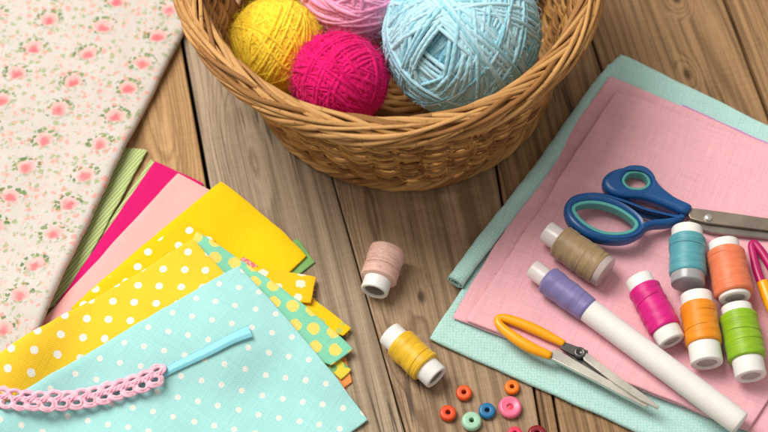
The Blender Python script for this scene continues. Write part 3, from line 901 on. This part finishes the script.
L1, L1h, L2, L2h = px_loop(big_o, zm), px_loop(big_h, zm), px_loop(sm_o, zm), px_loop(sm_h, zm)
h1 = slab_from_outline('handle', [L1, L1h], zb, zb + .0085, .0028, MBL, sc)
o = slab_from_outline('grip_lining', [inset(L1h, -.0003), inset(L1h, .0017)], zb + .0008, zb + .0072, .0005, MTE, sc)
h2 = slab_from_outline('handle', [L2, L2h], zb, zb + .0085, .0028, MBL, sc)
o = slab_from_outline('grip_lining', [inset(L2h, -.0003), inset(L2h, .0013)], zb + .0008, zb + .0072, .0005, MTE, sc)
b1 = [(686, 211), (691, 208.5), (702, 209.8), (730, 213.5), (768, 219), (810, 225), (850, 232), (884, 240.5), (850, 239.5), (810, 235.5), (768, 231), (735, 227), (706, 223.5), (690, 219)]
b2 = [(684, 221), (698, 226.5), (712, 231), (740, 234), (768, 237), (810, 240.5), (850, 242.5), (880, 243), (850, 237), (810, 231), (768, 225), (725, 219), (700, 215.5)]
slab_from_outline('blade', [np.array([P(x, y, zm)[:2] for x, y in b2])], zb + .0012, zb + .0030, .0003, STD, sc)
slab_from_outline('blade', [np.array([P(x, y, zm)[:2] for x, y in b1])], zb + .0032, zb + .0052, .0004, STL, sc)
mb = MB(); c = P(708, 218.5, zm); c[2] = zb + .0052
lathe(mb, [(.0022, -.001), (.0022, .0006), (.0018, .0010), (.0006, .0012), (1e-5, .0012)], c, (0, 0, 1), 28)
mb.build('pivot_screw', mat_steel('screw_steel', (.8, .78, .75), .25), sc)


# ================================================================== THREAD SNIPS
def bar(px, widths, z, flat, mat, name, parent, k=8):
    p = catmull([P(x, y, z) for x, y in px], k); w = np.interp(np.linspace(0, 1, len(p)), np.linspace(0, 1, len(widths)), widths)
    mb = MB(); tube(mb, p, w, 14, flat=flat, up=(0, 0, 1)); return mb.build(name, mat, parent)


def snip_blade(px, z0, z1, mat, parent, name='blade'):
    return slab_from_outline(name, [np.array([P(x, y, z0)[:2] for x, y in px])], z0, z1, .00022, mat, parent)


def C8(x, y): return (480 + x / 2.139, 230 + y / 2.139)


hs = max(hat(*P(x, y, .012)[:2]) for x, y in ((500, 320), (550, 350), (580, 352), (545, 335)))
sn = thing('thread_snips', tuple(P(570, 360, hs)), 'open thread snips with yellow handles and steel blades beside the beads', 'snips', 'thread snips')
MYH = mat_plastic('yellow_handle_plastic', srgb(248, 168, 8), .34, .5, 0, .12)
SNS = mat_steel('snip_steel', (.66, .62, .56), .36, -.6); SND = mat_steel('snip_steel_dark', (.12, .115, .11), .45, -.6)
zc = hs + .0034
hb = bar([C8(*q) for q in ((180, 244), (145, 226), (105, 207), (65, 192), (45, 188), (38, 193), (44, 206), (70, 228), (105, 250), (152, 270))], [.0019, .0026, .0029, .0026, .0022, .0021, .0024, .0029, .0031, .0022], zc, .95, MYH, 'handle', sn)
snip_blade([C8(*q) for q in ((150, 262), (165, 260), (210, 287), (260, 317), (320, 352), (357, 373), (359, 380), (350, 381), (300, 356), (240, 324), (152, 279))], hs + .0008, hs + .0034, SNS, sn)
snip_blade([C8(*q) for q in ((184, 264), (215, 266), (290, 316), (345, 366), (352, 374), (300, 345), (240, 309))], hs + .0012, hs + .0024, SND, sn, 'inner_blade')
snip_blade([C8(*q) for q in ((172, 240), (190, 246), (206, 252), (230, 261), (232, 274), (212, 277), (190, 266), (172, 256))], hs + .0022, hs + .0042, SND, sn, 'hinge_plate')
snip_blade([C8(*q) for q in ((216, 268), (230, 267), (300, 320), (345, 351), (383, 380), (380, 385), (340, 366), (285, 329), (222, 281))], hs + .0030, hs + .0050, SNS, sn)
mb = MB(); c = P(*C8(213, 263), hs + .0045); c[2] = hs + .0044
lathe(mb, [(.0030, -.0014), (.0030, .0012), (.0026, .0016), (.0016, .0016), (.0013, .0006), (1e-5, .0006)], c, (0, 0, 1), 28)
mb.build('pivot_ring', mat_steel('dark_pivot', (.16, .155, .15), .4), sn)

hs = max(hat(*P(x, y, .012)[:2]) for x, y in ((752, 250), (765, 290), (775, 270)))
s2 = thing('thread_snips', tuple(P(770, 290, hs)), 'magenta and yellow handled snips cut off at the right frame edge', 'snips', 'thread snips')
MMH = mat_plastic('magenta_handle_plastic', srgb(178, 16, 98), .36, .5, 0, .12)
zc = hs + .0036
bar([(764, 288), (760, 279), (756, 267), (753, 254), (751.5, 246), (753.5, 243), (757, 246), (763, 254), (771, 267), (780, 282), (786, 292)], [.0024, .0024, .0023, .0021, .0020, .0020, .0021, .0023, .0024, .0024, .0024], zc, .95, MMH, 'handle', s2)
bar([(762.5, 282), (767, 294), (774, 311), (784, 328)], [.0032, .0035, .0034, .0024], zc, .95, MYH, 'grip', s2)
bar([(784, 288), (791, 300), (798, 316), (801, 330)], [.0032, .0035, .0034, .0024], zc, .95, MYH, 'grip', s2)
snip_blade([(781, 322), (788, 322), (806, 350), (832, 392), (838, 405), (826, 394), (796, 352)], hs + .0012, hs + .0030, SNS, s2)
snip_blade([(797, 322), (805, 324), (815, 352), (834, 392), (841, 404), (828, 392), (804, 352)], hs + .0032, hs + .0046, SND, s2)


# ================================================================== BEADS
def bead(px, py, w, col, label, hole=.29, hf=.42, dish=0.0, heart=None):
    c = P(px, py, .0025); R = w * .535 * mpp(c); hh = R * hf; c = P(px, py, hh); c[2] = 0
    o = thing('bead', (c[0], c[1], 0), label, 'bead', 'round beads with a centre hole on the wood')
    rh = R * hole; pr = [(rh * 1.1, 0.0003), (R * .62, 0.0)]
    for a in np.linspace(-PI / 2, PI / 2, 12): pr.append((R * .72 + R * .28 * math.cos(a), hh + hh * .98 * math.sin(a)))
    for q in (.85, .65, .4, .2): pr.append((rh + (R * .72 - rh) * q, 2 * hh * (.99 - dish * (1 - q) ** .7)))
    pr += [(rh * 1.06, 2 * hh * (.95 - dish)), (rh, 2 * hh * (.84 - dish)), (rh * .96, hh * .5), (rh * 1.1, .0003)]
    mb = MB(); tl = np.array([.03 * random.uniform(-1, 1), .03 * random.uniform(-1, 1), 1.0])
    lathe(mb, pr, c, tl, 40); mb.build('bead_ring', mat_bead('bead_plastic', col), o)
    if heart is not None:
        mb = MB(); lathe(mb, [(rh * .98, .0004), (rh * .98, 2 * hh * .60), (rh * .8, 2 * hh * .63), (1e-5, 2 * hh * .62)], c, tl, 28); mb.build('bead_centre', mat_bead('bead_heart', heart), o)
    return o


bead(464, 393, 15.5, srgb(226, 84, 22), 'orange red bead closest to the yellow thread spool')
bead(448, 413.5, 16, srgb(220, 72, 24), 'orange red bead farthest left, left of the mint bead')
bead(471.5, 421.5, 19, srgb(160, 206, 178), 'mint green bead beside the blue bead', .24)
bead(487, 411, 16, srgb(26, 112, 164), 'blue bead between the mint and pink beads')
bead(512, 387.5, 14.5, srgb(238, 118, 16), 'bright orange bead above the large pink bead')
bead(510, 407.5, 22, srgb(246, 116, 150), 'large pink bead with coral centre', .26, .36, .16, srgb(222, 66, 88))
bead(515, 434, 14.5, srgb(226, 50, 88), 'crimson pink bead cut off by the bottom edge')
bead(537, 434.5, 18, srgb(132, 14, 30), 'dark red bead cut off by the bottom edge')

# ================================================================== LACE TRIM
lp = catmull([(-40, 393), (0, 396.5), (26, 399.5), (47, 399), (78, 394.5), (117, 385), (145, 376.5), (170, 366.5)], 24)
pw = np.array([P(x, y, .017) for x, y in lp]); HL = blur(dil(HH, 8), 7); pw[:, 2] = samp(HL, pw[:, 0], pw[:, 1])
Ls = np.r_[0, np.cumsum(np.linalg.norm(np.diff(pw[:, :2], axis=0), axis=1))]


def along(s):
    p = np.array([np.interp(s, Ls, pw[:, i]) for i in range(3)]); q = np.array([np.interp(s + .001, Ls, pw[:, i]) for i in range(3)]); q0 = np.array([np.interp(s - .001, Ls, pw[:, i]) for i in range(3)])
    t = q - q0; t[2] = 0; t /= np.linalg.norm(t) + 1e-12
    return p, t, np.array([-t[1], t[0], 0])


lace_c = along(Ls[-1] * .6)[0]
tr = thing('lace_trim', tuple(lace_c), 'pink crocheted lace trim with a pale blue ribbon tail on the dotted cloth', 'lace trim')
mb = MB(); rs = np.random.RandomState(8); pitch = .0068; k = 0; s = .004
while s < Ls[-1] - .006:
    for row in (0, 1):
        sc_ = s + (pitch * .5 if row else 0)
        if sc_ > Ls[-1] - .005: continue
        p, t, nn = along(sc_)
        ox = -.0019 if row == 0 else .0029
        A_, B_ = (.0043, .0034) if row == 0 else (.0042, .0026)
        for w in range(3):
            an = np.linspace(0, 2 * PI, 22, endpoint=False) + rs.rand()
            ka, kb = A_ * (1 - .17 * w) + rs.normal(0, .00025), B_ * (1 - .21 * w) + rs.normal(0, .00025)
            q = p + nn * ox + (np.cos(an) * ka)[:, None] * t + (np.sin(an) * kb)[:, None] * nn
            q[:, 2] = p[2] + .0011 + .0006 * np.sin(an * 2 + row * PI) + .00035 * w + rs.normal(0, .0001)
            tube(mb, q,   .00082 * (1 + .12 * np.sin(an * 5 + rs.rand() * 6)), 7, True, up=(0, 0, 1))
    s += pitch * rs.uniform(.94, 1.06)
for ph in (0, PI):
    ss = np.arange(.001, Ls[-1] - .004, .0008); q = []
    for x in ss:
        p, t, nn = along(x); q.append(p + nn * (.0004 + .0008 * math.sin(2 * PI * x / .0088 * 2 + ph)) + np.array([0, 0, .0022 + .0005 * math.cos(2 * PI * x / .0044 + ph)]))
    tube(mb, np.array(q), .00062, 7, up=(0, 0, 1))
mb.build('lace', mat_yarn('pink_crochet_cotton', srgb(246, 196, 212), srgb(236, 164, 190), .003), tr)
rp = catmull([(160, 369), (172, 362.5), (190, 354.5), (210, 346), (232, 336), (250, 329)], 10)
rw = np.array([P(x, y, .017) for x, y in rp]); tt = np.linspace(0, 1, len(rw))
rw[:, 2] = samp(HH, rw[:, 0], rw[:, 1]) + .0011 + .0016 * np.clip(tt - .35, 0, 1)
t = NT('blue_satin'); uvn = t.n('ShaderNodeUVMap').outputs[0]
stn = t.noise(t.mapv(uvn, (60, 9, 1)), 3.0, 3, .6)
m_sat = t.out(t.mix(stn, srgb(112, 204, 224), srgb(156, 222, 234)), .38, .5, t.bump(stn, .0003, .4), Sheen_Weight=.2)
mb = MB(); wdt = np.interp(tt, [0, .2, .8, 1], [.0021, .0024, .0029, .0034])
n_ = len(rw); T = np.gradient(rw, axis=0); T /= np.linalg.norm(T, axis=1)[:, None]; S = np.cross(T, [0, 0, 1.]); S /= np.linalg.norm(S, axis=1)[:, None]
cs = np.linspace(-1, 1, 13); prof_z = .0004 * np.cos(cs * 1.6) - .0007 * np.clip(cs - .35, 0, 1) + .00012 * np.sin(cs * 5)
V = np.concatenate([rw[:, None] + cs[None, :, None] * wdt[:, None, None] * S[:, None] + (prof_z[None, :, None] + h_) * np.array([0, 0, 1.]) for h_ in (0, -.0003)]).reshape(-1, 3)
q = grid_quads(n_, 13); o2 = n_ * 13
rim = [np.stack([a0, a0 + 13, a0 + 13 + o2, a0 + o2], -1) for a0 in (np.arange(n_ - 1) * 13, np.arange(n_ - 1) * 13 + 12)] + [np.stack([a0, a0 + 1, a0 + 1 + o2, a0 + o2], -1) for a0 in (np.arange(12), np.arange(12) + (n_ - 1) * 13)]
Q = np.concatenate([q, q[:, ::-1] + o2] + rim)
uvv = np.stack([np.tile(np.repeat(tt, 13), 2), np.tile(np.tile(cs, n_), 2)], -1)[Q]
mb.add(V, Q, uvv); mb.build('ribbon_tail', m_sat, tr)

# ================================================================== BASKET
BC, RB, RIM_C, RR, BH = np.array([.0105, .104]), .0845, np.array([.0030, .104]), .1155, .096
bk = thing('wicker_basket', (BC[0], BC[1], 0), 'round golden brown wicker basket full of yarn balls', 'basket')
MWK = mat_wicker('willow', srgb(138, 92, 44), srgb(206, 158, 98), srgb(160, 108, 52))
MWD = mat_wicker('willow_body', srgb(126, 82, 38), srgb(196, 146, 84), srgb(150, 100, 46))


def wall(z):
    """basket wall: centre and radius at height z"""
    q = z / BH; c = BC + (RIM_C - BC) * q
    return c, RB + (.1055 - RB) * (q ** 1.25) + .003 * math.sin(q * PI)


rs = np.random.RandomState(3)
NST = 44
mb = MB()
for i in range(NST):
    for dd in (-.0011, .0011):
        ph = 2 * PI * i / NST + rs.normal(0, .01); zz = np.linspace(.003, BH - .002, 12); q = []
        for z in zz:
            c, r = wall(z); q.append((c[0] + r * math.cos(ph) - dd * math.sin(ph), c[1] + r * math.sin(ph) + dd * math.cos(ph), z))
        tube(mb, np.array(q), .0013, 6)
z = .0085; row = 0
while z < BH - .006:
    n = NST * 7
    for sub in range(2):
        ph = np.arange(n) * 2 * PI / n + rs.rand() * .1
        zz = z + sub * .0017 + .0008 * np.sin(ph * 3 + rs.rand() * 6) + .0006 * np.sin(ph * 7 + rs.rand() * 6) + .0007 * np.sin(ph * 19 + rs.rand() * 6) + .0005 * np.sin(ph * 31 + rs.rand() * 6) + .0011 * np.sin(NST / 4 * ph + row * PI * .5)
        off = .0019 * np.sin(NST / 2 * ph + row * PI) + .0004 * np.sin(ph * 11 + rs.rand() * 6)
        q = np.empty((n, 3))
        for k2 in range(n):
            c, r = wall(zz[k2]); rr_ = r + off[k2]
            q[k2] = (c[0] + rr_ * math.cos(ph[k2]), c[1] + rr_ * math.sin(ph[k2]), zz[k2])
        # cut the ring into a few rods of their own colour
        cuts = np.sort(rs.choice(n, 4, replace=False))
        rad = rs.uniform(.9, 1.12) * (.00112 + .0002 * np.sin(ph * 5 + rs.rand() * 6))
        for a0, b0 in zip(cuts, np.r_[cuts[1:], cuts[0] + n]):
            idx = np.arange(a0, b0 + 3) % n; tube(mb, q[idx], rad[idx], 6)
    z += .0035 + rs.normal(0, .0003); row += 1
mb.build('woven_wall', MWD, bk)


def rope(mb, cen, rad, zc, wr, hr, tilt, strands, turns, sr, seed, jit=.12):
    """a rope of rods laid helically round a ring"""
    r_ = np.random.RandomState(seed)
    for s_ in range(strands):
        n = 300; ph = np.arange(n + 1) * 2 * PI / n + r_.rand() * 6
        ps = 2 * PI * s_ / strands + turns * ph + jit * np.sin(ph * 5 + r_.rand() * 6) + jit * .7 * np.sin(ph * 9 + r_.rand() * 6)
        lr = 1 + .05 * np.sin(ph * 7 + r_.rand() * 6) + .05 * np.sin(ph * 13 + r_.rand() * 6)
        u, w = wr * lr * np.cos(ps), hr * lr * np.sin(ps)
        uu = u * math.cos(tilt) - w * math.sin(tilt); ww = u * math.sin(tilt) + w * math.cos(tilt)
        q = np.stack([cen[0] + (rad + uu) * np.cos(ph), cen[1] + (rad + uu) * np.sin(ph), zc + ww], -1)
        cuts = np.sort(r_.choice(n, 5, replace=False)); cuts = np.r_[cuts, cuts[0] + n]
        for a0, b0 in zip(cuts[:-1], cuts[1:]):
            if b0 - a0 < 6: continue
            idx = np.arange(a0, b0 + 4) % n; m_ = len(idx)
            taper = np.minimum(1, np.minimum(np.arange(m_), np.arange(m_)[::-1]) / 5 + .45)
            tube(mb, q[idx], sr * taper * (1 + r_.normal(0, .13)) * (1 + .05 * np.sin(np.arange(m_) * .21)), 8, flat=.82)


mb = MB()
rope(mb, RIM_C, .1118, BH - .0042, .0037, .0041, -.5, 10, 6, .00138, 1, .2)
rope(mb, RIM_C, .1075, BH - .0004, .0040, .0032, -.3, 10, -6, .00128, 2, .22)
rope(mb, RIM_C, .1112, BH + .0004, .0032, .0022, -.5, 5, 5, .0014, 4, .25)
mb.build('rim_braid', MWK, bk)
mb = MB()
rope(mb, BC, RB + .0005, .0052, .0036, .0032, 0, 7, 9, .0019, 5)
mb.build('base_ring', MWK, bk)
mb = MB()
for k in range(20):
    r = .004 + k * .0041; ph = np.arange(90) * 2 * PI / 90
    tube(mb, np.stack([BC[0] + r * np.cos(ph), BC[1] + r * np.sin(ph), .0045 + .0009 * np.sin(ph * 12 + k * PI)], -1), .0021, 6, True)
mb.build('woven_floor', MWD, bk)


# ================================================================== YARN BALLS
def yarn_ball(px, py, rp, z, sr, col, deep, label, seed, groups=46, squash=1.0, hole=None, hole_min=0.0, spread=.3, ks=(4, 9), fuzz=500, bias=None, bundle=1.0):
    r_ = np.random.RandomState(seed)
    c = P(px, py, z); r = rp * mpp(c)
    o = thing('yarn_ball', tuple(c - np.array([0, 0, r * squash])), label, 'yarn ball', 'yarn balls in the basket')
    mb = MB()
    an = np.linspace(0, PI, 24)
    cr = r * (.88 if hole is None else .76)
    lathe(mb, [(max(1e-5, cr * math.sin(a_)), -cr * math.cos(a_)) for a_ in an], c, (0, 0, 1), 40, rnd=.12)  # core in the deep colour; seen in the opening it is painted shade
    hole = None if hole is None else np.array(hole, float) / np.linalg.norm(hole)
    for g in range(groups):
        lay = r * (.90 + .10 * g / (groups - 1)) - sr
        n = r_.normal(size=3)
        if bias is not None and r_.rand() < bias[1]: n = np.array(bias[0]) + .35 * r_.normal(size=3)
        n /= np.linalg.norm(n)
        inner = hole is not None and g < groups * .3
        if inner: lay -= .07 * r
        elif hole is not None:      # wound round a centre opening
            e1 = np.cross(hole, [.3, .5, .8]); e1 /= np.linalg.norm(e1); e2 = np.cross(hole, e1); b_ = r_.uniform(0, 2 * PI)
            al = r_.uniform(hole_min, hole_min + .65)
            n = math.sin(al) * hole + math.cos(al) * (math.cos(b_) * e1 + math.sin(b_) * e2)
        e1 = np.cross(n, [.21, .87, .44]); e1 /= np.linalg.norm(e1); e2 = np.cross(n, e1)
        k = r_.randint(*ks); d0 = r_.uniform(-spread, spread) if hole is None or inner else r_.uniform(-.05, .05)
        p1, p2, am = r_.uniform(0, 6.28, 2).tolist() + [r_.uniform(.02, .09)]
        if g > groups - 4: k = 2; d0 = r_.uniform(-.5, .5)
        for i in range(k):
            de = d0 + (i - (k - 1) / 2) * 2.05 * sr / r * bundle + r_.normal(0, .012)
            if abs(de) > 1.2: continue
            nn = 84; t_ = np.arange(nn) * 2 * PI / nn
            dl = de + am * np.sin(t_ + p1) + .012 * np.sin(3 * t_ + p2 + i)
            rad = lay + r_.uniform(-.6, .5) * sr + .25 * sr * np.sin(4 * t_ + r_.rand() * 6) + .12 * sr * np.sin(9 * t_ + r_.rand() * 6)
            q = (np.cos(dl) * np.cos(t_))[:, None] * e1 + (np.cos(dl) * np.sin(t_))[:, None] * e2 + np.sin(dl)[:, None] * n
            tube(mb, c + q * rad[:, None], sr * r_.uniform(.82, 1.15) * (1 + .07 * np.sin(11 * t_ + r_.rand() * 6) + .05 * np.sin(23 * t_ + r_.rand() * 6)), 6, True, up=q, rnd=(r_.uniform(0, .25) if inner else None))  # inner windings coloured deeper, shade of the opening put into the yarn colour
    for f in range(fuzz):
        v = r_.normal(size=3); v /= np.linalg.norm(v)
        if v[2] < -.4: continue
        w = np.cross(v, r_.normal(size=3)); w /= np.linalg.norm(w); l = r_.uniform(.0015, .0055); tt_ = np.linspace(0, 1, 5)[:, None]
        cu = r_.uniform(-.8, .8)
        tube(mb, c + v * (r - .0004) + l * (tt_ * .6 * v + tt_ * w * .7 + tt_ ** 2 * cu * np.cross(v, w)), .000075, 3, rnd=.9, caps=False)
    p_ = r_.uniform(0, 6.28, 4)
    for k_ in range(len(mb.V)):     # soft, slightly lumpy ball
        v_ = (mb.V[k_] - c) / r
        mb.V[k_] = c + r * v_ * (1 + .028 * np.sin(2.6 * v_[:, :1] + p_[0]) * np.sin(2.9 * v_[:, 1:2] + p_[1]) + .02 * np.sin(3.7 * v_[:, 2:] + 2.1 * v_[:, :1] + p_[2])) * np.array([1, 1, squash])
    mb.build('wound_yarn', mat_yarn('wool_yarn', col, deep), o)
    BALLS.append((label, c, r))
    return o


BALLS = []
yarn_ball(276, 47, 49, .036, .00105, srgb(255, 222, 70), srgb(246, 196, 40), 'bright yellow yarn ball at the left of the basket', 11, 44, ks=(8, 20), fuzz=2200)
yarn_ball(339, 80, 48, .045,   .00122, srgb(230, 32, 118), srgb(200, 8, 94), 'hot pink magenta yarn ball in front of the others', 12, 32, ks=(5, 12), fuzz=2200)
yarn_ball(461, 37, 79.5, .056, .00138, srgb(186, 228, 241), srgb(82, 182, 207), 'large light blue yarn ball at the right of the basket', 13, 62, hole=(-.38, -.70, .64), hole_min=.26, ks=(4, 9), fuzz=900)
yarn_ball(363, -12, 62, .040, .00150, srgb(246, 178, 212), srgb(224, 136, 184), 'soft pink yarn ball behind the magenta one', 14, 34, ks=(5, 12), bias=((.05, .35, .95), .75), fuzz=1200)
yarn_ball(518, -24, 27, .030, .0011, srgb(205, 198, 196), srgb(160, 152, 150), 'grey white yarn ball at the back right of the basket', 15, 30, fuzz=300)

# ================================================================== LIGHT, WORLD, CAMERA
wd = bpy.data.worlds.new('World'); SC.world = wd; wd.use_nodes = True
bg = wd.node_tree.nodes['Background']; bg.inputs[0].default_value = (1.0, .93, .85, 1); bg.inputs[1].default_value = .44


def area(name, loc, target, size, sy, power, col):
    l = bpy.data.lights.new(name, 'AREA'); l.shape = 'RECTANGLE'; l.size = size; l.size_y = sy; l.energy = power; l.color = col
    o = bpy.data.objects.new(name, l); o.location = loc
    o.rotation_euler = (Vector(target) - Vector(loc)).to_track_quat('-Z', 'Y').to_euler(); COL.objects.link(o); return o


area('window_light', (-.76, .52, 1.52), (.08, .02, 0), .85, 1.1, 41.0, (1.0, .955, .885))

cd = bpy.data.cameras.new('camera'); cam = bpy.data.objects.new('camera', cd); COL.objects.link(cam)
cam.location = CAM; cam.rotation_euler = (PI / 2 - TH, 0, 0)
cd.sensor_width = 36; cd.lens = 36 * FPX / 768; cd.clip_start = .01; cd.clip_end = 20
cd.dof.use_dof = True; cd.dof.focus_distance = depth(P(470, 300, .015)); cd.dof.aperture_fstop = 6.5
SC.camera = cam
SC.view_settings.view_transform = 'Standard'; SC.view_settings.look = 'None'; SC.view_settings.exposure = 0; SC.view_settings.gamma = 1
SC.render.engine = 'CYCLES'; SC.cycles.use_denoising = True; SC.cycles.max_bounces = 6
